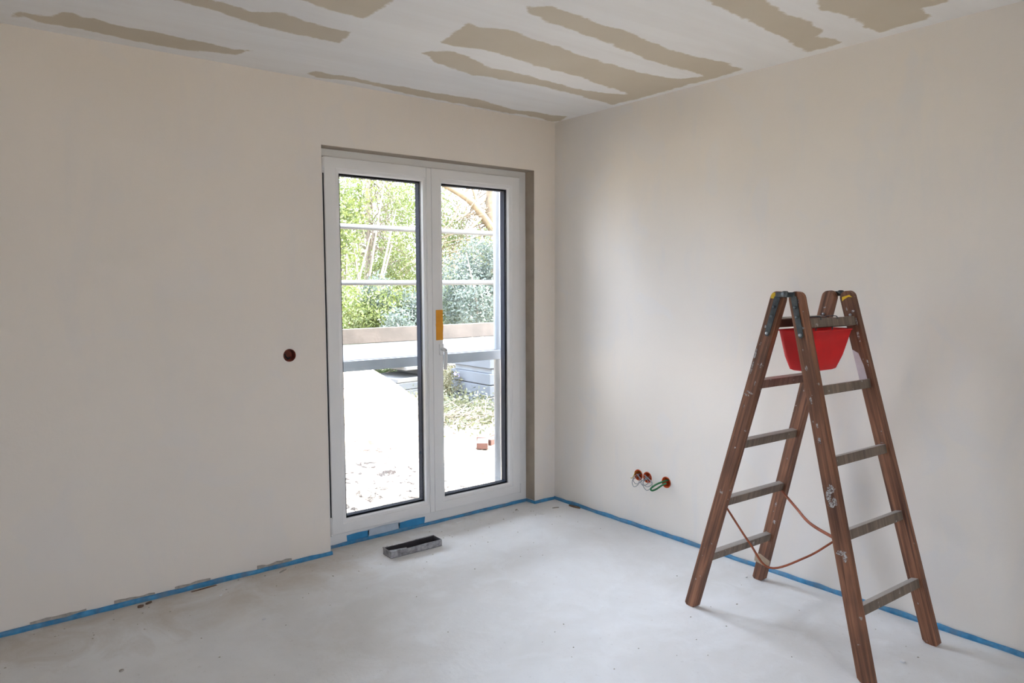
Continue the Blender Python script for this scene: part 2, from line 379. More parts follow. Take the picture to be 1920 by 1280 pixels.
# blue edge foam standing up between screed and wall
def strip(name, path, hgt, thick, label, seed):
    rnd = random.Random(seed); P = [Vector(p) for p in path]; pts = []
    for a_, b_ in zip(P, P[1:]):
        n = max(1, int((b_ - a_).length / .06))
        for i in range(n): pts.append(a_.lerp(b_, i / n))
    pts.append(P[-1]); vs = []; fs = []; n = len(pts)
    for i, p in enumerate(pts):
        t = (pts[min(i + 1, n - 1)] - pts[max(i - 1, 0)]); t.z = 0; t.normalize(); nrm = Vector((t.y, -t.x, 0))
        h = hgt * rnd.uniform(.82, 1.15); k = thick * rnd.uniform(.85, 1.3)
        sec = [(0, 0), (k, 0), (k * 1.15, h * .45), (k * .9, h * .85), (k * .45, h), (0, h * .93)]
        vs += [p + nrm * a_ + Vector((0, 0, b_)) for a_, b_ in sec]
    for i in range(n - 1):
        for k in range(6): fs.append((i * 6 + k, i * 6 + (k + 1) % 6, (i + 1) * 6 + (k + 1) % 6, (i + 1) * 6 + k))
    fs += [tuple(range(6)), tuple((n - 1) * 6 + k for k in range(6))]
    o = mesh(name, vs, fs, M['foam'], smooth=False); tag(o, label, 'insulation strip'); return o
s_left = strip('edge_foam_strip', [(RX + .02, 0, 0), (OX0 + .006, 0, 0)], .023, .010, 'blue foam edge strip along the foot of the door wall, left of the door', 1)
s_door = strip('edge_foam_strip', [(OX0, FY - .002, 0), (OX1, FY - .002, 0)], .018, .010, 'blue foam edge strip along the foot of the glazed door', 2)
s_rev = strip('edge_foam_strip', [(OX1, FY - .014, 0), (OX1, 0, 0), (-.014, 0, 0)], .021, .009, 'short blue foam strip around the door reveal in the room corner', 3)
s_right = strip('edge_foam_strip', [(0, -.001, 0), (0, RY + .02, 0)], .022, .010, 'long blue foam edge strip along the foot of the wall behind the ladder', 4)
def flap(px0, px1, z0, z1, mat, name):
    a_ = at(px0, 1010, 1, FY).x; b_ = at(px1, 990, 1, FY).x
    poly = [(a_, z0), (b_, z0), (b_ + .006, z1 * .95), ((a_ + b_) / 2, z1), (a_ - .004, z1 * .93)]
    return prism(name, poly, FY - .004, FY - .0015, lambda x, z, h: (x, h, z), mat, s_door)
flap(651, 690, .006, .056, M['flap'], 'foil_flap')['label'] = 'blue foil flap'
flap(690, 748, .016, .062, M['foil_pale'], 'tape_patch')['label'] = 'pale whitish tape patch'
flap(748, 795, .006, .058, M['flap'], 'foil_flap')['label'] = 'blue foil flap'
rr = random.Random(11)
for u0, u1, zt in ((55, 160, .036), (215, 290, .037), (330, 395, .036), (485, 548, .038)):      # torn plaster skin left over the foam
    a_, b_ = at(u0, 1150, 1, 0).x, at(u1, 1110, 1, 0).x; n = 7
    top = [(a_ + (b_ - a_) * i / n, zt * rr.uniform(.78, 1.0)) for i in range(n + 1)]
    bot = [(a_ + (b_ - a_) * i / n, .021 * rr.uniform(.75, 1.0)) for i in range(n + 1)]
    prism('plaster_scrap', top + bot[::-1], -.006, -.0005, lambda x, z, h: (x, h, z), M['grey_chip'], s_left)['label'] = 'torn grey-brown plaster scrap'

# ------------------------------------------------------------------ glazed double door
door = empty('door_1', ((OX0 + OX1) / 2, FY, 0)); struct(door, 'white double-leaf glazed terrace door with dark outer edges', 'door')
D0 = Vector(door.location)
def dl(p): return Vector(p) - D0
def frame_sweep(name, x0, x1, z0, z1, wl_, wr_, wb_, wt_, prof, mat, parent, bevel=0):
    """mitred rectangular frame; prof = closed list of (t across the member, y)"""
    vs = []; fs = []; k = len(prof)
    for cx, cz in ((0, 0), (1, 0), (1, 1), (0, 1)):
        for t, y in prof:
            x = x1 - wr_ * t if cx else x0 + wl_ * t; z = z1 - wt_ * t if cz else z0 + wb_ * t
            vs.append(dl((x, y, z)))
    for c in range(4):
        d = (c + 1) % 4
        for i in range(k): fs.append((c * k + i, c * k + (i + 1) % k, d * k + (i + 1) % k, d * k + i))
    return mesh(name, vs, fs, mat, parent, bevel=bevel)
frame_sweep('door_frame', OX0 + .001, OX1 - .001, .001, OZ - .001, .085, .075, .085, .070,
            [(0, FY), (.93, FY), (1, FY + .006), (1, FY + .075), (0, FY + .075)], M['pvc'], door, .002)
SY = FY - .015                       # room-side face of the leaves
def leaf_door(x0, x1, gx0, gx1, label):
    z0, z1, g0, g1 = .074, at(700, 302, 1, SY).z, at(720, 958, 1, SY).z, at(720, 332, 1, SY).z
    W = (gx0 - x0, x1 - gx1, g0 - z0, z1 - g1)
    s = frame_sweep('door_leaf', x0, x1, z0, z1, *W, [(0, SY + .004), (.03, SY), (.70, SY), (.74, SY + .004), (.93, SY + .008), (1, SY + .026), (1, SY + .036), (.0, SY + .036)], M['pvc'], door, .0015)
    s['label'] = label
    frame_sweep('glazing_gasket', x0, x1, z0, z1, *W, [(.985, SY + .0262), (1.03, SY + .0265), (1.03, SY + .030), (.985, SY + .030)], M['rubber'], s)
    frame_sweep('outer_cladding', x0, x1, z0, z1, *W, [(.30, SY + .0365), (1.11, SY + .0365), (1.11, SY + .080), (.30, SY + .080)], M['anthracite'], s)['label'] = 'anthracite outer profile'
    v_, f_ = box_vf(gx0 - .008, gx1 + .008, SY + .0305, SY + .0365, g0 - .008, g1 + .008)
    mesh('glass_pane', [dl(q) for q in v_], f_, M['glass'], s)
    return s, z0, z1
xL0 = at(616, 600, 1, SY).x - .006; xm = at(811.5, 640, 1, SY).x; xR1 = at(975.5, 620, 1, SY).x
lf, z0, z1 = leaf_door(xL0, xm - .002, at(645, 640, 1, SY).x, at(796.5, 640, 1, SY).x, 'left leaf with full-height pane')
rf, _, _ = leaf_door(xm + .002, xR1, at(833.5, 640, 1, SY).x, at(955, 620, 1, SY).x, 'right leaf with handle and orange sticker')
# cover strips beside the meeting line
v_, f_ = box_vf(xm - .034, xm - .0035, SY - .006, SY + .001, z0 + .004, z1 - .004); mesh('cover_strip', [dl(q) for q in v_], f_, M['pvc'], lf, bevel=.002)
v_, f_ = box_vf(xm - .0019, xm + .0019, SY + .005, SY + .030, z0 + .002, z1 - .002); mesh('meeting_gap_dark', [dl(q) for q in v_], f_, M['rubber'], lf)  # black strip added to darken the gap between the leaves
v_, f_ = box_vf(xL0 - .0045, xL0 - .0004, SY + .006, FY - .0005, z0 + .002, z1 - .002); mesh('edge_gap_dark', [dl(q) for q in v_], f_, M['rubber'], lf)  # same dark strip, added in the gap between left leaf and frame
# hinges
def hinge(xc, za, zb):
    o = tube('hinge', [dl((xc, SY - .006, za)), dl((xc, SY - .006, zb))], .0085, M['pvc'], door, 12)
    tube('hinge_pin', [dl((xc, SY - .006, za - .012)), dl((xc, SY - .006, za - .0005))], .006, M['pvc'], o, 10)
    v_, f_ = box_vf(xc - .002, xc + .012, SY - .003, SY + .014, za + .004, zb - .004); mesh('hinge_plate', [dl(q) for q in v_], f_, M['pvc'], o)
hinge(xL0 - .009, at(612, 320, 1, SY).z, at(612, 295, 1, SY).z); hinge(xL0 - .009, .085, .178)
for z in (at(975, 388, 1, SY).z, .10):
    v_, f_ = box_vf(xR1 + .001, xR1 + .009, SY + .002, SY + .0145, z - .03, z + .03); mesh('hinge_cover', [dl(q) for q in v_], f_, M['pvc'], door, bevel=.001)
# handle and sticker on the right leaf
hp = at(827, 655, 1, SY); hb = mesh('handle', *box_vf(*[c for c in (hp.x - .015 - D0.x, hp.x + .015 - D0.x, SY - .010 - D0.y, SY - D0.y - .0002, hp.z - .035 - D0.z, hp.z + .035 - D0.z)]), M['pvc'], rf, bevel=.004)
hb['label'] = 'white lever handle pointing down'
tube('handle_lever', [dl(q) for q in spline([(hp.x, SY - .008, hp.z + .004), (hp.x, SY - .035, hp.z + .004), (hp.x, SY - .050, hp.z - .006), (hp.x, SY - .054, hp.z - .03), (hp.x, SY - .050, hp.z - .075), (hp.x, SY - .046, hp.z - .118)], 6)], .011, M['pvc'], hb, 10)
tube('handle_button', [dl((hp.x, SY - .0555, hp.z + .001)), dl((hp.x, SY - .061, hp.z))], .004, M['rubber'], hb, 8)
a_, b_ = at(817, 581, 1, SY), at(830.5, 637, 1, SY)
sp = [(a_.x, a_.z), (b_.x, a_.z), (b_.x, (a_.z + b_.z) / 2 + .02), (b_.x + .003, (a_.z + b_.z) / 2 - .01), (b_.x, (a_.z + b_.z) / 2 - .04), (b_.x, b_.z), (a_.x, b_.z), (a_.x, (a_.z + b_.z) / 2 - .01), (a_.x - .002, (a_.z + b_.z) / 2), (a_.x, (a_.z + b_.z) / 2 + .01)]
prism('sticker', sp, SY - .0022, SY - .0006, lambda x, z, h: dl((x, h, z)), M['orange_tape'], rf)['label'] = 'orange sticker above the handle'

# window added behind the viewer for fill light: two casements
fill_win = empty('fill_window_1', ((WB[0] + WB[1]) / 2, RY - .12, WB[2])); struct(fill_win, 'tall narrow white window added for fill light behind the viewer', 'window'); D0 = Vector(fill_win.location)
frame_sweep('fill_window_frame', WB[0], WB[1], WB[2], WB[3], .06, .06, .06, .06, [(0, RY - .16), (1, RY - .16), (1, RY - .09), (0, RY - .09)], M['pvc'], fill_win)
wm = (WB[0] + WB[1]) / 2
v_, f_ = box_vf(wm - .02, wm + .02, RY - .155, RY - .085, WB[2] + .06, WB[3] - .06); mesh('mullion', [dl(q) for q in v_], f_, M['pvc'], fill_win)
for a_, b_ in ((WB[0] + .06, wm - .05), (wm + .05, WB[1] - .06)):
    v_, f_ = box_vf(a_, b_, RY - .13, RY - .122, WB[2] + .06, WB[3] - .06); mesh('glass_pane', [dl(q) for q in v_], f_, M['glass'], fill_win)

# ------------------------------------------------------------------ flush boxes and loose cables
def flush_box(c, axis, mat, label):
    o = empty('junction_box', c); n = 24; r0, r1, dp = RB - .0008, RB - .004, .045; vs = []; fs = []
    def P(r, t, d):
        a_, b_ = r * math.cos(t), r * math.sin(t)
        return (a_, d, b_) if axis == 1 else (d, a_, b_)
    for r, d in ((r0, dp + .002), (r0, -.0015), (r1, -.0015), (r1, dp)):
        vs += [P(r, 2 * math.pi * i / n, d) for i in range(n)]
    for k in range(3):
        for i in range(n): fs.append((k * n + i, k * n + (i + 1) % n, (k + 1) * n + (i + 1) % n, (k + 1) * n + i))
    fs += [tuple(range(n)), tuple(3 * n + i for i in range(n))]
    mesh('cup', vs, fs, mat, o, smooth=False)
    for sgn in (-1, 1):
        q = [P(r1 - .002, sgn * math.pi / 2 + .0, d) for d in (.004, .03)]
        tube('screw_post', q, .004, mat, o, 8)
    return tag(o, label, 'junction box')
bl = flush_box(BX, 1, M['brown_plastic'], 'round dark brown empty box hole in the door wall left of the door')
tube('wire_stub', spline([BX + Vector((-.012, .040, .006)) - BX, Vector((-.014, .02, -.006)), Vector((-.004, .012, -.017)), Vector((.010, .022, -.012))], 6), .004, M['rubber'], bl)
j1 = flush_box(SOCK[0], 0, M['orange_plastic'], 'orange round wall box nearest the room corner, grey wires spilling out')
j2 = flush_box(SOCK[1], 0, M['orange_plastic'], 'middle orange round wall box of the three low on the wall')
j3 = flush_box(SOCK[2], 0, M['orange_plastic'], 'orange round wall box with thick green cable poking out')
def cable(name, base, pts, r, mat, label, group=None):
    o = tube(name, [base + q for q in spline(pts, 8)], r, mat); return tag(o, label, 'cable', group)
rw = random.Random(5)
for k in range(5):
    s = SOCK[0] if k < 2 else SOCK[1]
    pts = [Vector((.036, rw.uniform(-.012, .012), rw.uniform(-.01, .01))), Vector((-.018, rw.uniform(-.015, .015), rw.uniform(-.02, 0)))]
    w_ = rw.uniform(-.03, .02); dpt = rw.uniform(.035, .065)
    pts += [Vector((-.04, w_ * .5 + .01, -dpt * .6)), Vector((-.045, w_ - .012, -dpt)), Vector((-.04, w_ - .038, -dpt * .75)), Vector((-.028, w_ - .04, -dpt * .3)), Vector((-.02, rw.uniform(-.02, .01), rw.uniform(.0, .02)))]
    cable('loose_wire', s, pts, .0021, M['wire_grey'], 'thin grey wire loop hanging from the %s' % ('orange wall box nearest the room corner' if k < 2 else 'middle one of the three orange wall boxes'), 'grey wires at the orange boxes')
cable('loose_wire', SOCK[0], [Vector((.03, .004, .008)), Vector((-.01, .010, .018)), Vector((-.03, .02, -.015)), Vector((-.03, .035, -.02))], .0022, M['wire_yellow'], 'short yellow wire end sticking out of an orange wall box')
cable('green_cable', SOCK[2], [Vector((.036, -.004, .012)), Vector((-.012, .0, .010)), Vector((-.045, .035, -.012)), Vector((-.06, .062, -.038)), Vector((-.055, .060, -.052)), Vector((-.045, .035, -.040)), Vector((-.03, .004, -.012)), Vector((-.02, -.018, .002))], .0055, M['wire_green'], 'thick green cable bent into a loop at the lone wall box')

# ------------------------------------------------------------------ trough and debris on the floor
tr_ = empty('mortar_trough', (-1.268, -.225, 0), math.radians(-1.2)); tag(tr_, 'small dark grey open metal trough lying on the floor by the door', 'trough')
mt, nt, b = nodes('mortar_crusted_metal', .6); v = coord(nt); n_ = noise(nt, v, 30, 5, .65)
nt.links.new(ramp(nt, n_, [(.35, (.17, .165, .17)), (.65, (.46, .45, .465))]), b.inputs['Base Color']); M['trough'] = mt
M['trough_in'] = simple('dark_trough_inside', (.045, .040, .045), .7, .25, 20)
L_, W_, TH = .162, .046, .0022
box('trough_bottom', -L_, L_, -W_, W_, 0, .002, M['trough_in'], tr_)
def tside(name, y, mat, sag=0):
    n = 12; vs = []; fs = []
    for i in range(n + 1):
        x = -L_ + 2 * L_ * i / n; t = i / n; zt = .038 - sag * math.sin(math.pi * min(1, t * 1.6)) if sag else .038
        vs += [(x, y, .002), (x, y, zt), (x, y + TH, zt), (x, y + TH, .002)]
    for i in range(n):
        for k in range(4): fs.append((i * 4 + k, i * 4 + (k + 1) % 4, i * 4 + 4 + (k + 1) % 4, i * 4 + 4 + k))
    fs += [(0, 1, 2, 3), tuple(n * 4 + k for k in range(4))]; return mesh(name, vs, fs, mat, tr_)
tside('trough_side', -W_, M['trough'], .003); tside('trough_side', W_ - TH, M['trough'], .003)
box('trough_end', L_ - TH, L_, -W_ + TH, W_ - TH, .002, .038, M['trough'], tr_)
box('trough_end', -L_, -L_ + TH, -W_ + TH, W_ - TH, .002, .038, M['trough'], tr_)
for y_ in (-W_ + TH, W_ - TH - .0006): box('trough_inner_dark', -L_ + TH, L_ - TH, y_, y_ + .0006, .002, .0335, M['trough_in'], tr_)  # thin dark plates added to darken the inside of the trough
box('trough_inner_dark', L_ - TH - .0006, L_ - TH, -W_ + TH, W_ - TH, .002, .0365, M['trough_in'], tr_)
for y0_, y1_ in ((-W_, -W_ + .020),):
    mesh('folded_flap', [(-L_, -W_, .036), (-L_ + .10, -W_, .037), (-L_ + .10, -W_ + .006, .040), (-L_, -W_ + .022, .041), (-L_, W_, .041), (-L_ - .004, W_, .036)], [(0, 1, 2, 3), (0, 3, 4, 5)], M['trough'], tr_)

def flake(name, px, py, rx, ry, rz, mat, label, cat, hgt=.004):
    p = at(px, py, 2, 0); o = prism(name, chip_poly(rx, ry), 0, hgt, lambda a_, b_, h: (a_, b_, h), mat)
    o.location = (p.x, p.y, .0003); o.rotation_euler = (0, 0, rz); return tag(o, label, cat)
flake('plaster_flake', 1011, 963, .045, .013, -1.0, M['white_chip'], 'long white plaster flake on the floor near the room corner', 'plaster flake')
flake('plaster_flake', 873, 971, .022, .012, .3, M['white_chip'], 'white plaster flake in front of the right door leaf, nearer the door', 'plaster flake')
flake('plaster_flake', 861, 978, .028, .012, .1, M['white_chip'], 'broad white plaster flake in front of the right door leaf', 'plaster flake')
flake('plaster_flake', 901, 974, .012, .008, .1, M['white_chip'], 'tiny white plaster flake right of two larger ones by the door', 'plaster flake')
flake('plaster_flake', 495, 1161, .012, .008, .4, M['white_chip'], 'white plaster crumb alone on the open floor left of the trough', 'plaster flake')
flake('plaster_flake', 414, 1116, .010, .007, .4, M['white_chip'], 'small white plaster crumb near the blue strip under the left wall', 'plaster flake')
flake('wood_splinter', 1078, 951, .055, .010, -1.45, M['brown_chip'], 'dark wood splinter beside the blue strip at the room corner', 'wood splinter', .009)
flake('wood_splinter', 1042, 952, .030, .005, -.4, M['grey_chip'], 'thin grey splinter on the floor right in the room corner', 'wood splinter')
flake('wood_splinter', 968, 956, .018, .006, .5, M['grey_chip'], 'grey chip on the floor just right of the door', 'wood splinter')
flake('wood_splinter', 385, 1103, .075, .005, .05, M['brown_chip'], 'long thin brown splinter below the blue strip of the left wall', 'wood splinter')
flake('wood_splinter', 458, 1079, .065, .004, .05, M['brown_chip'], 'thin brown splinter against the blue strip left of the door', 'wood splinter')
flake('wood_splinter', 530, 1071, .035, .006, .5, M['grey_chip'], 'slanted grey-brown splinter on the floor left of the door', 'wood splinter')
flake('wood_splinter', 279, 1131, .022, .007, .4, M['brown_chip'], 'short dark brown splinter below the left wall, beside a dirt clump', 'wood splinter', .006)
flake('dirt_clump', 263, 1138, .017, .010, .1, M['brown_chip'], 'dark brown dirt clump on the floor under the left wall', 'dirt clump', .008)
flake('dirt_clump', 228, 1258, .010, .007, .1, M['grey_chip'], 'small grey-brown dirt clump at the lower left of the floor', 'dirt clump', .006)
flake('plaster_flake', 1692, 1241, .014, .009, .8, M['white_chip'], 'white plaster crumb between the two right ladder feet', 'plaster flake', .006)
flake('plaster_flake', 1399, 1082, .010, .007, .2, M['white_chip'], 'white plaster crumb just left of the ladder foot by the wall', 'plaster flake', .006)
vs, fs = [], []
for i in range(190):
    if i < 110: x, y = random.uniform(-3.4, -.1), -abs(random.gauss(0, .22)) - .03
    else: x, y = random.uniform(-2.6, -.15), random.uniform(-3.2, -.1)
    r = random.uniform(.0015, .0045); o_ = len(vs)
    if -1.48 < x < -1.05 and -.32 < y < -.13: continue
    for k in range(5):
        t = 2 * math.pi * k / 5 + random.random(); vs.append((x + r * math.cos(t) * random.uniform(.7, 1.6), y + r * math.sin(t), .0002))
    vs.append((x, y, r * .9)); fs += [(o_ + k, o_ + (k + 1) % 5, o_ + 5) for k in range(5)]
tag(mesh('floor_crumbs', vs, fs, M['grey_chip']), 'scattered tiny grey-brown crumbs on the dusty floor', 'crumbs', kind='stuff')

# ------------------------------------------------------------------ wooden step ladder
lad = empty('step_ladder', (-.402, -2.08, 0), math.radians(-2.65))
tag(lad, 'paint-spattered brown wooden double step ladder in front of the right wall', 'ladder')
TX, RW = .032, .060                       # rail thickness (x) and depth
FOOT_Y, TOP_Y, TOP_Z = .415, .043, 1.418
def half_x(z): return .254 - .066 * z / 1.44
def sec_y(z): return FOOT_Y - (FOOT_Y - TOP_Y) * z / TOP_Z
RAIL = {}
def make_rail(sx, sy, lab):
    P0 = Vector((sx * half_x(0), sy * FOOT_Y, 0)); P1 = Vector((sx * half_x(TOP_Z), sy * TOP_Y, TOP_Z))
    Z = (P1 - P0).normalized(); Xa = Vector((1, 0, 0)); Xa = (Xa - Z * Xa.dot(Z)).normalized(); Ya = Z.cross(Xa); L = (P1 - P0).length
    h = RW / 2; cut = lambda v_: -Ya.z * v_ / Z.z
    prof_ = [(-h, cut(-h) + .012), (-h + .010, cut(-h + .010) + .0015), (0, cut(0)), (h - .010, cut(h - .010) + .0015), (h, cut(h) + .012)]
    prof_ += [(h * math.cos(t), L + h * math.sin(t)) for t in [math.pi * i / 10 for i in range(11)]]
    o = prism('rail', prof_, -TX / 2, TX / 2, lambda a_, b_, c_: (c_, a_, b_), M['wood'], lad, bevel=.003)
    mm = Matrix((Xa, Ya, Z)).transposed().to_4x4(); mm.translation = P0; o.matrix_local = mm; o['label'] = lab
    RAIL[(sx, sy)] = (o, L, Ya.y); return o
make_rail(-1, 1, 'rear rail on the viewer side'); make_rail(-1, -1, 'front rail on the viewer side'); make_rail(1, 1, 'rear rail on the wall side'); make_rail(1, -1, 'front rail on the wall side')
# hinge straps and bolts on the outer faces, stickers
for (sx, sy), (o, L, _) in RAIL.items():
    xs = sx * TX / 2
    sp = [(-.011, L - .150), (-.008, L - .158), (0, L - .161), (.008, L - .158), (.011, L - .150), (.013, L + .005), (0, L + .018), (-.013, L + .005)]
    st_ = prism('hinge_strap', [(a_ - sy * .004, b_) for a_, b_ in sp], xs, xs + sx * .0035, lambda a_, b_, c_: (c_, a_, b_), M['steel_dark'], o)
    for z in (L - .148, L - .075, L - .035):
        tube('bolt', [(xs + sx * .0035, -sy * .004, z), (xs + sx * .008, -sy * .004, z)], .0065, M['bolt'] if z == L - .148 else M['steel_dark'], o, 10)
    if sx > 0:
        for z in (L - .075,):
            tube('bolt', [(-xs, 0, z), (-xs - .004, 0, z)], .006, M['bolt'], o, 8)
for sx in (-1, 1):
    xh = sx * (half_x(1.43) + TX / 2 + .002)
    tube('hinge_pin', [(xh - .012, 0, 1.437), (xh + .006, 0, 1.437)], .013, M['steel_dark'], lad, 12)
    v_, f_ = box_vf(xh - .0035, xh, -.042, .042, 1.424, 1.445); mesh('hinge_plate', v_, f_, M['steel_dark'], lad, bevel=.003)
def face_patch(key, name, poly, mat, side, lab=None):
    o, L, _ = RAIL[key]; x = side * TX / 2
    q = prism(name, poly, x, x + side * .0008, lambda a_, b_, c_: (c_, a_, b_), mat, o)
    if lab: q['label'] = lab
def blob(cy, cz, ry, rz, n=14, jit=.45): return [(max(-RW / 2 + .003, min(RW / 2 - .003, cy + a_)), cz + b_) for a_, b_ in chip_poly(ry, rz, n, jit)]
LR = RAIL[(-1, -1)][1]
face_patch((-1, 1), 'yellow_sticker', [(.006, LR - .002), (.026, LR - .006), (.027, LR + .010), (.020, LR + .020), (.012, LR + .022)], M['yellow'], -1, 'yellow sticker remnant')
face_patch((1, -1), 'yellow_sticker', [(-.026, LR - .004), (-.010, LR + .002), (.010, LR - .004), (.022, LR - .010), (.018, LR + .008), (-.016, LR + .009)], M['yellow'], -1, 'yellow sticker remnant')
for cy, cz, ry, rz in ((-.004, .715, .016, .022), (.010, .690, .014, .030), (-.012, .665, .012, .020), (.006, .655, .018, .014), (.0, .475, .026, .012), (-.010, .455, .012, .022), (.006, 1.185, .007, .014), (.012, 1.06, .006, .022), (.004, .96, .005, .012), (.006, .90, .008, .018), (-.006, LR - .012, .016, .010), (-.002, LR - .122, .020, .007), (.006, 1.26, .003, .005)):
    face_patch((-1, -1), 'paint_splash', blob(cy, cz, ry, rz), M['paint_pale'], -1)
for cy, cz, ry, rz in ((.024, 1.22, .006, .03), (.022, 1.16, .005, .035), (.0, 1.055, .022, .007), (.012, 1.04, .016, .006), (-.012, 1.10, .004, .012), (-.016, 1.18, .005, .016), (.004, LR - .125, .018, .016), (.010, .99, .004, .008), (-.004, .80, .004, .006), (.006, .14, .003, .005)):
    face_patch((-1, 1), 'paint_splash', blob(cy, cz, ry, rz), M['paint_pale'], -1)
face_patch((1, -1), 'paint_coat', [(.029, 1.245), (.006, 1.225), (-.004, 1.17), (-.006, 1.085), (.029, 1.085)], M['paint_coat'], -1, 'pale paint with painted-in red bounce tint on the inner face')
for cy, cz, ry, rz in ((-.012, 1.30, .007, .022), (-.02, 1.36, .005, .02), (-.024, 1.18, .004, .022), (-.014, 1.405, .008, .008)): face_patch((1, -1), 'paint_splash', blob(cy, cz, ry, rz), M['paint_pale'], -1)
for cy, cz, ry, rz in ((.0, .43, .005, .014), (-.014, .34, .010, .012), (.008, .26, .012, .007)): face_patch((1, 1), 'paint_splash', blob(cy, cz, ry, rz), M['paint_pale'], -1)
RZ = [.245, .515, .785, 1.055, 1.318]
for sy in (1, -1):
    tilt = math.atan2(FOOT_Y - TOP_Y, TOP_Z)
    for i, z in enumerate(RZ):
        hx = half_x(z) - TX / 2 + .004
        o = mesh('rung', *box_vf(-hx, hx, -.015, .015, -.019, .019), M['wood_rung_b'] if (sy > 0 and i > 2) else M['wood_rung'], lad, bevel=.003)
        o.location = (0, sy * sec_y(z), z); o.rotation_euler = (sy * tilt * .8, 0, 0)
inv = Matrix.LocRotScale(lad.location, lad.rotation_euler, None).inverted()
def ll(p): return inv @ Vector(p)
# slack webbing strap: rear rung ends to the front rail
bend = ll(at(1558, 1012, 0, -.645)); a0 = Vector((-half_x(.5) + TX / 2 + .006, sec_y(.5) - .010, .497)); c0 = Vector((half_x(.5) - TX / 2 - .008, sec_y(.5) - .016, .492))
low = ll(at(1443, 1064, 0, -.63)); mid1 = ll(at(1405, 1017, 0, -.632)); mid2 = ll(at(1512, 1044, 0, -.64))
tube('spreader_strap', spline([a0, mid1, low, mid2, bend + Vector((.012, -.012, 0))], 8), 0, M['webbing'], lad, 4, flat=(.0035, .0055))
cm = ll(at(1519, 981, 0, -.46))
tube('spreader_strap', spline([c0, ll(at(1493, 952, 0, -.30)), cm, bend + Vector((.014, -.012, .004))], 8), 0, M['webbing'], lad, 4, flat=(.004, .008))
tg = [ll(at(u, v_, 0, -.622)) for u, v_ in ((1416, 1036), (1425, 1038), (1443, 1052), (1441, 1062), (1433, 1061), (1414, 1050))]
o = mesh('strap_tag', tg + [q + Vector((.002, 0, 0)) for q in tg], [tuple(range(6)), tuple(range(6, 12))] + [(i, (i + 1) % 6, 6 + (i + 1) % 6, 6 + i) for i in range(6)], M['tag_beige'], lad); o['label'] = 'beige tag on the strap'

# red tub hung under the top rungs
tub = empty('red_tub', lad.matrix_basis @ Vector((0, 0, 1.118)), math.radians(-2.65)); tag(tub, 'red plastic tub hanging under the top rungs of the step ladder', 'tub')
def ring(x0, x1, y0, y1, z, r, n=5):
    out = []
    for cx, cy, q in ((x1 - r, y1 - r, 0), (x0 + r, y1 - r, 1), (x0 + r, y0 + r, 2), (x1 - r, y0 + r, 3)):
        out += [(cx + r * math.cos(math.pi / 2 * (q + i / (n - 1))), cy + r * math.sin(math.pi / 2 * (q + i / (n - 1))), z) for i in range(n)]
    return out
secs = [(-.110, .070, -.058, .028, 0, .02), (-.126, .086, -.068, .038, .006, .028), (-.150, .112, -.082, .048, .06, .03), (-.163, .130, -.092, .056, .12, .03), (-.172, .142, -.100, .062, .166, .03), (-.175, .145, -.103, .065, .1665, .03), (-.175, .145, -.103, .065, .172, .03), (-.169, .139, -.097, .059, .172, .027), (-.146, .108, -.078, .044, .06, .026), (-.108, .068, -.056, .026, .006, .02)]
vs = []; fs = []; k = 20
for s in secs: vs += ring(*s)
for j in range(len(secs) - 1):
    for i in range(k): fs.append((j * k + i, j * k + (i + 1) % k, (j + 1) * k + (i + 1) % k, (j + 1) * k + i))
fs += [tuple(range(k)), tuple((len(secs) - 1) * k + i for i in range(k))]
mesh('tub_body', vs, fs, M['red'], tub, smooth=True)
for x in (-.10, .02):      # hooks gripping the front top rung
    pts = [(x, -.070, .160), (x, -.072, .190), (x, -.046, .196), (x, -.043, .222), (x, -.060, .2265), (x, -.088, .2265), (x, -.094, .215)]
    tube('tub_hook', spline(pts, 5), 0, M['steel_dark'], tub, 6, flat=(.0022, .0022))

# ------------------------------------------------------------------ outside: ground, sand, scaffold, garden
GZ = -.14
o = box('ground', -30, 30, -35, 45, GZ - .3, GZ, M['soil']); struct(o, 'dry brown garden ground outside the door', 'ground')
CY = 3.3
crest = [(at(u, v_, 1, CY).x, at(u, v_, 1, CY).z) for u, v_ in ((600, 700), (650, 696), (690, 697), (720, 716), (760, 744), (800, 772), (838, 798), (870, 822), (935, 880))]
cxs = np.array([c[0] for c in crest]); czs = np.array([c[1] for c in crest])
sx_ = np.linspace(-2.6, 2.2, 150); sy_ = np.linspace(T + .12, 5.6, 150); SX, SYg = np.meshgrid(sx_, sy_)
SXR = SX - .53 * (SYg - CY)
prof_z = np.interp(SXR, cxs, czs, left=czs[0]) - GZ
prof_z = np.where(SXR < cxs[0], prof_z - (cxs[0] - SXR) * .05, prof_z)
prof_z = np.maximum(prof_z, .0)
def nz(x, y):
    s = 0
    for f_, a_, p_ in ((1.3, .035, .4), (2.9, .028, 1.7), (5.7, .018, 2.2), (11.3, .010, .3), (23, .006, 4.1)):
        s = s + a_ * np.sin(f_ * x + p_ + 1.7 * np.sin(f_ * .6 * y + p_)) * np.cos(f_ * y * 1.1 + 2 * p_ + np.sin(f_ * .7 * x))
    return s
tt = np.where(SYg <= CY, np.clip((SYg - T) / (CY - T), 0, 1), np.clip(1 - (SYg - CY) / 1.7, 0, 1)); fall = tt * tt * (3 - 2 * tt)
fall = np.where(SYg <= CY, .45 * fall + .55 * tt ** 1.6, fall)
edge = np.clip((2.0 - SX) / .8, 0, 1) * np.clip((SX + 2.6) / .6, 0, 1) * np.clip((5.6 - SYg) / .8, 0, 1)
near = .06 * np.clip((CY - SYg) / 2, 0, 1) * edge
SZ = GZ + prof_z * fall + near + nz(SX, SYg) * np.clip(fall * 1.2 + .25, 0, 1) * edge - .03 * (1 - edge)
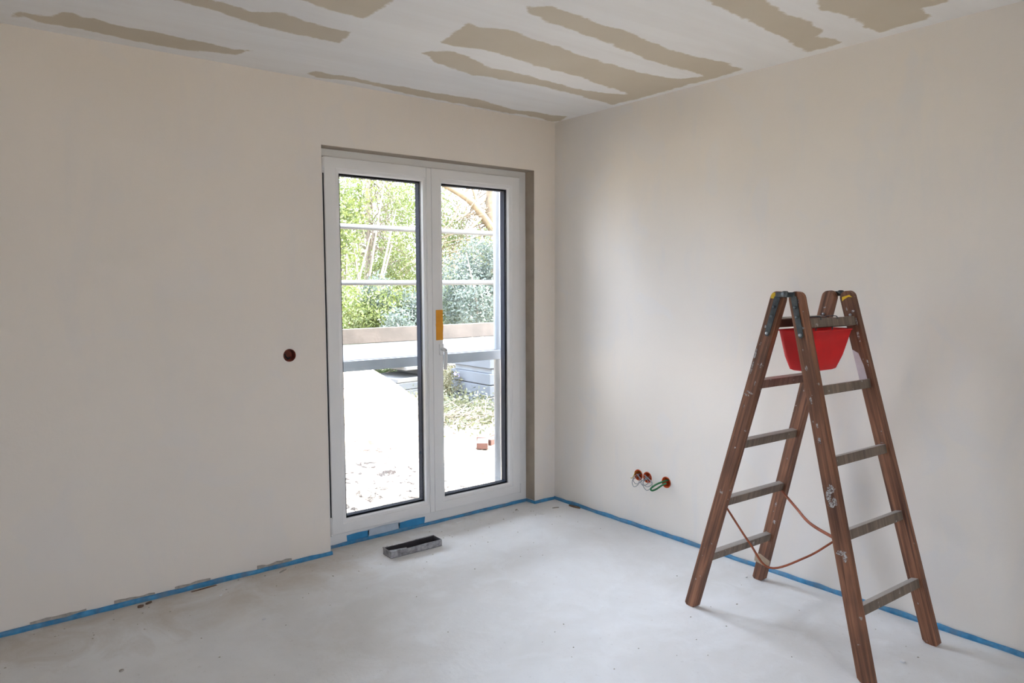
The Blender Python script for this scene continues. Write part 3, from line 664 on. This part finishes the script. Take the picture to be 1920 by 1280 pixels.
n1_, n2_ = SX.shape; idx = np.arange(n1_ * n2_).reshape(n1_, n2_)
qd = np.stack([idx[:-1, :-1], idx[:-1, 1:], idx[1:, 1:], idx[1:, :-1]], -1).reshape(-1, 4)
o = mesh('sand_heap', np.column_stack([SX.ravel(), SYg.ravel(), SZ.ravel()]).tolist(), qd.tolist(), M['sand'], smooth=True)
tag(o, 'big heap of pale sand right outside the glazed door', 'sand heap')
from_sand = lambda x, y: float(SZ[np.abs(sy_ - y).argmin(), np.abs(sx_ - x).argmin()])

# scaffold
YB = 1.40; zD = at(648.6, 645, 1, YB).z; YF = at(648.6, 676, 2, zD).y
sc_ = empty('scaffold', (0, YF, GZ)); tag(sc_, 'metal scaffold bay with guard rails and wooden toe board outside the door', 'scaffold')
SO = Vector(sc_.location)
xs0 = -3.4; xB = at(938, 500, 1, YB).x; xF = at(938, 780, 1, YF).x
def sl(p): return Vector(p) - SO
for x, y in ((xB, YB), (xF, YF + .03), (xs0, YB), (xs0, YF + .03)):
    tube('standard', [sl((x, y, GZ)), sl((x, y, 3.4))], .024, M['beam'], sc_, 12)
for u, v_ in ((645, 424), (645, 530)):
    z = at(u, v_, 1, YB).z
    tube('guard_rail', [sl((xs0, YB, z)), sl((xB + .04, YB, z))], .021, M['grey_metal'], sc_, 12)
nb = 4; wdt = (YB - .03 - YF) / nb
for i in range(nb):
    y0_ = YF + wdt * i; v_, f_ = box_vf(xs0, xB + .15, y0_ + .006, y0_ + wdt - .006, zD - .055, zD)
    mesh('deck_plank', [sl(q) for q in v_], f_, M['deck'] if i else M['deck'], sc_, bevel=.006)
v_, f_ = box_vf(xs0, xB + .15, YF - .012, YF + .004, zD - .066, zD - .004); mesh('deck_edge_beam', [sl(q) for q in v_], f_, M['beam'], sc_)
v_, f_ = box_vf(xs0, at(925, 610, 1, YB - .03).x, YB - .055, YB - .026, zD + .002, at(647.7, 616.6, 1, YB - .03).z); mesh('toe_board', [sl(q) for q in v_], f_, M['plank_wood'], sc_, bevel=.003)['label'] = 'weathered wooden toe board'
for x in (xB, xs0):
    tube('transom', [sl((x, YF, zD - .08)), sl((x, YB, zD - .08))], .022, M['grey_metal'], sc_, 10)
    for z in (at(645, 424, 1, YB).z, at(645, 530, 1, YB).z):
        v_, f_ = box_vf(x - .035, x + .035, YB - .04, YB + .03, z - .03, z + .03); mesh('coupler', [sl(q) for q in v_], f_, M['grey_metal'], sc_, bevel=.006)

# pale block stack, slab stack, bricks
def block_stack(c, nlay, sx, sy, hz, mat, name, lab, cat, gap=True, rz=0):
    for k in range(nlay):
        e = box(name, -sx / 2, sx / 2, -sy / 2, sy / 2, 0, hz - .012, mat, bevel=.006); e.location = (c.x, c.y, c.z + k * hz + (.06 if (gap and k >= nlay - 2) else 0)); e.rotation_euler = (0, 0, rz)
        tag(e, lab[k], cat)
bs = at(930, 762, 2, GZ)
bs.z = GZ; ordn = ['lowest', 'second', 'third', 'fourth', 'topmost']
block_stack(bs + Vector((.35, .35, 0)), 5, 1.05, .9, .155, M['block'], 'wrapped_block', [f'pale blue wrapped building block, {q} from the ground in the stack right of the twigs' if q in ('second', 'third', 'fourth') else f'pale blue wrapped building block, {q} in the stack right of the twigs' for q in ordn], 'building block')
for dx in (-.35, .35):
    e = box('spacer_block', -.12, .12, -.42, .42, 0, .058, M['block_dark']); e.location = (bs.x + .35 + dx, bs.y + .35, GZ + 3 * .155 - .010)
    tag(e, 'dark spacer under the upper blocks of the pale blue stack, %s side' % ('left' if dx < 0 else 'right'), 'spacer')
ss = at(775, 742, 1, 5.6)
for k, (dz, w_, hh, dx) in enumerate(((0, 1.5, .10, 0), (.105, 1.5, .10, .02), (.21, 1.3, .06, .0), (.275, .5, .10, .15), (.38, 1.2, .05, .1), (.435, .42, .06, -.38))):
    zb = GZ + dz
    e = box('concrete_slab', -w_ / 2, w_ / 2, -.4, .4, 0, hh, M['slab'] if k not in (0, 1) else M['block'], bevel=.008); e.location = (ss.x + .25 + dx, 5.9, zb); e.rotation_euler = (0, 0, .1)
    tag(e, ['pale blue-grey slab at the bottom of the stack behind the sand heap', 'pale blue-grey slab second from the bottom behind the sand heap', 'white slab in the middle of the stack behind the sand heap', 'short white spacer slab under the top slab behind the sand', 'wide white top slab of the stack behind the sand heap', 'small white slab lying on top of the stack behind the sand'][k], 'slab')
for u, v_, rz, lab in ((912, 832, .5, 'long red brick lying outside by the dry twigs'), (905, 842, .9, 'short red brick lying in front of the longer one outside'), (928, 835, .2, 'red brick half behind the door edge outside')):
    p = at(u, v_, 2, GZ); e = box('red_brick', -.12, .12, -.055, .055, 0, .06, M['brick'], bevel=.004)
    e.location = (p.x, p.y, max(GZ, from_sand(p.x, p.y) if p.x < 2.2 else GZ)); e.rotation_euler = (0, 0, rz); tag(e, lab, 'brick')

# vegetation
def leaves_vf(centers, size, rng, flatten=.6):
    n = len(centers); d = rng.normal(size=(n, 3)); d /= np.linalg.norm(d, axis=1)[:, None]
    e = rng.normal(size=(n, 3)); e -= d * (e * d).sum(1)[:, None]; e /= np.linalg.norm(e, axis=1)[:, None]
    s = size * rng.uniform(.6, 1.3, n)[:, None]; c = np.asarray(centers)
    v = np.stack([c - d * s, c + e * s * .42, c + d * s, c - e * s * .42], 1).reshape(-1, 3)
    return v, np.arange(n * 4).reshape(-1, 4)
def blobs(c, r, n, k, rng, shell=.55):
    cc = np.asarray(c) + rng.normal(size=(k, 3)) * np.asarray(r) * .5
    who = rng.integers(0, k, n); q = rng.normal(size=(n, 3)); q /= np.linalg.norm(q, axis=1)[:, None]
    q *= (shell + (1 - shell) * rng.random(n))[:, None] * rng.uniform(.75, 1.1, n)[:, None]
    return cc[who] + q * np.asarray(r) * .62
def plant(name, base, c, r, n, k, size, mat, label, cat, group=None, stems=4, bark='bark', shell=.45, trunk=.03):
    root = empty(name, base); B = Vector(base); tag(root, label, cat, group)
    pts = blobs(c, r, int(n * 2.2), k, RNG, shell); pts[:, 2] = np.maximum(pts[:, 2], B.z + .03)
    v_, f_ = leaves_vf(pts - np.array(B), size * .62, RNG)
    fo = mesh('foliage', v_.tolist(), f_.tolist(), M[mat], root)
    vs, fs = [], []
    for i in range(stems):
        e = Vector(c) + Vector(RNG.normal(size=3)) * .45 * Vector(r).length / 1.7; e.z = max(e.z, B.z + .3)
        md = B.lerp(e, .5) + Vector(RNG.normal(size=3)) * .08
        a_, b_ = tube_vf([Vector((0, 0, 0)), md - B, e - B], [trunk, trunk * .6, trunk * .2], 6, len(vs)); vs += a_; fs += b_
    if stems: mesh('stems', vs, fs, M[bark], root, smooth=True)
    return root
def P3(u, v_, y): p = at(u, v_, 1, y); return (p.x, p.y, p.z)
def ground_under(p): return (p[0], p[1], GZ)
def shrub(u, v_, y, r, n, k, size, mat, label, name='garden_shrub', cat='shrub', **kw):
    c = P3(u, v_, y); return plant(name, ground_under(c), c, r, n, k, size, mat, label, cat, **kw)
shrub(700, 585, 7.4, (.95, .7, .75), 5200, 9, .055, 'leaf_lime', 'lime green leafy shrub seen through the left pane above the toe board')
shrub(760, 600, 6.9, (.55, .5, .65), 3200, 6, .05, 'leaf_blue', 'dark blue-green conifer shrub beside the meeting stiles of the door')
shrub(690, 705, 6.7, (.9, .5, .42), 3000, 6, .05, 'leaf_green', 'low dark green shrub peeping out under the scaffold deck behind the sand')
shrub(780, 705, 6.9, (.6, .5, .40), 2000, 5, .05, 'leaf_dry', 'low olive-yellow shrub behind the white slab stack')
shrub(900, 540, 6.6, (.75, .7, .95), 6500, 9, .05, 'leaf_blue', 'bushy blue-green holly shrub filling the right pane')
shrub(858, 600, 7.4, (.6, .6, .8), 3200, 6, .05, 'leaf_green', 'green shrub between holly and door handle in the right pane')
shrub(862, 715, 4.9, (.42, .40, .38), 2200, 6, .035, 'leaf_dry', 'yellowish flowering shrub under the scaffold deck in the right pane', stems=10, trunk=.012)
# flowers on the olive shrub
c = Vector(P3(862, 700, 4.6))
M['lilac'] = simple('lilac_petals', (.50, .42, .80), .6, .1, 40)
for i, (u, v_) in enumerate(((853, 700), (861, 703), (868, 697), (883, 725))):
    p = Vector(P3(u, v_, 4.55)); vv, ff = [], []
    for k in range(6):
        t = k * math.pi / 3; o_ = len(vv); d = Vector((math.cos(t), -.3, math.sin(t))); s_ = Vector((-math.sin(t), 0, math.cos(t)))
        vv += [Vector((0, 0, 0)), d * .018 + s_ * .009, d * .03, d * .018 - s_ * .009]; ff.append((o_, o_ + 1, o_ + 2, o_ + 3))
    e = mesh('blossom', vv, ff, M['lilac']); e.location = p
    tag(e, 'small lilac blossom on the yellowish shrub in the right pane', 'flower', 'lilac blossoms')
# twig pile and grass
p = at(872, 803, 2, GZ); vs, fs = [], []; rt = random.Random(3)
for i in range(170):
    a_ = Vector((rt.gauss(0, .30), rt.gauss(0, .22), rt.uniform(.01, .16))); t = rt.uniform(0, 6.28); l = rt.uniform(.12, .38)
    d = Vector((math.cos(t), math.sin(t) * .6, rt.uniform(-.12, .45))) * l
    q, f_ = tube_vf([a_, a_ + d * .5 + Vector((0, 0, rt.uniform(-.02, .03))), a_ + d], [.006, .005, .002], 4, len(vs)); vs += q; fs += f_
e = mesh('twig_heap', vs, fs, M['bark']); e.location = (p.x + .15, p.y + .25, GZ); tag(e, 'heap of dry brown twigs on the ground beyond the sand', 'twigs', kind='stuff')
gc = np.column_stack([RNG.normal(p.x + .3, .55, 5200), RNG.normal(p.y + .7, .55, 5200), GZ + np.abs(RNG.normal(.05, .10, 5200))])
v_, f_ = leaves_vf(gc, .028, RNG); tag(mesh('weeds', v_.tolist(), f_.tolist(), M['leaf_olive']), 'straggly olive weeds growing around the twig heap', 'weeds', kind='stuff')

def bare_tree(name, base, pts, rads, label, n_tw, leafn, leafmat, crown_c, crown_r, bark, size=.05, extra=()):
    root = empty(name, base); B = Vector(base); tag(root, label, 'tree', 'trees beyond the scaffold')
    tube('trunk', [Vector(q) - B for q in pts], rads, M[bark], root, 10)
    for q, r in extra: tube('branch', [Vector(k) - B for k in spline(q, 5)], [r[0] + (r[1] - r[0]) * i / (5 * (len(q) - 1)) for i in range(5 * (len(q) - 1) + 1)], M[bark], root, 8)
    vs, fs = [], []; rt = random.Random(len(label))
    for i in range(n_tw):
        k = rt.randrange(len(pts) // 2, len(pts)); a_ = Vector(pts[k]) - B; a_.z *= rt.uniform(.7, 1)
        e = Vector(crown_c) - B + Vector((rt.gauss(0, crown_r[0] * .6), rt.gauss(0, crown_r[1] * .6), rt.gauss(0, crown_r[2] * .6)))
        md = a_.lerp(e, .5) + Vector((rt.gauss(0, .1), rt.gauss(0, .1), .1))
        q, f_ = tube_vf([a_, md, e], [.018, .011, .004], 5, len(vs)); vs += q; fs += f_
        for j in range(5):
            s_ = md.lerp(e, rt.random()); d = Vector((rt.gauss(0, .25), rt.gauss(0, .25), rt.gauss(.15, .2)))
            q, f_ = tube_vf([s_, s_ + d * .5, s_ + d + Vector((0, 0, .05))], [.006, .004, .002], 4, len(vs)); vs += q; fs += f_
    mesh('twigs', vs, fs, M[bark], root)
    if leafn:
        v_, f_ = leaves_vf(blobs(crown_c, crown_r, int(leafn * 2.2), 14, RNG, .2) - np.array(B), size * .62, RNG); mesh('foliage', v_.tolist(), f_.tolist(), M[leafmat], root)
def col(u, y, vs_): return [P3(u + du, v_, y) for du, v_ in vs_]
t1 = col(690, 10, ((0, 640), (-2, 540), (1, 450), (0, 380), (6, 300), (4, 200))); bare_tree('garden_tree', (t1[0][0], t1[0][1], GZ), [(t1[0][0], t1[0][1], GZ)] + t1, [.07, .06, .055, .05, .045, .035, .02], 'slender young tree with sparse leaves in the left pane', 60, 5200, 'leaf_lime', P3(700, 440, 10), (1.3, 1, 1.3), 'bark')
t2 = col(925, 9, ((10, 640), (8, 520), (2, 440), (0, 380), (2, 300), (4, 200))); br = [P3(930, 440, 9), P3(905, 405, 8.9), P3(880, 375, 8.8), P3(835, 347, 8.7), P3(780, 318, 8.7)]
bare_tree('garden_tree', (t2[0][0], t2[0][1], GZ), [(t2[0][0], t2[0][1], GZ)] + t2, [.22, .20, .19, .18, .17, .16, .13], 'thick tan tree trunk with a long slanting bough in the right pane', 60, 3600, 'leaf_lime', P3(870, 470, 9.3), (1.2, .8, 1.2), 'bark_warm', extra=((br, (.10, .05)), ([P3(905, 405, 8.9), P3(885, 425, 8.8), P3(868, 436, 8.8)], (.04, .012)), ([P3(898, 396, 8.9), P3(890, 365, 8.9), P3(878, 330, 8.9)], (.05, .02))))
for i, (u, v_, y, r, n, mat, lab) in enumerate(((648, 420, 9, (.6, .6, 1.5), 3600, 'leaf_lime', 'bright lime tree crown at the left edge of the left pane'), (740, 520, 11, (1.6, .8, .9), 5000, 'leaf_lime', 'yellow-green tree crown behind the mid guard rail'), (850, 440, 12, (1.9, .8, 1.6), 3000, 'leaf_green', 'distant pale green tree crown high in the right pane'), (775, 400, 14, (1.8, .8, 1.4), 1400, 'leaf_lime', 'thin airy tree crown above the top guard rail in the left pane'), (690, 590, 13.5, (15, .5, 1.7), 17000, 'leaf_green', 'long distant green hedge along the garden edge'))):
    shrub(u, v_, y, r, n, 12 if i < 4 else 40, .065, mat, lab, 'garden_tree' if i < 4 else 'garden_hedge', 'tree' if i < 4 else 'hedge', stems=9, trunk=.05, shell=.2)
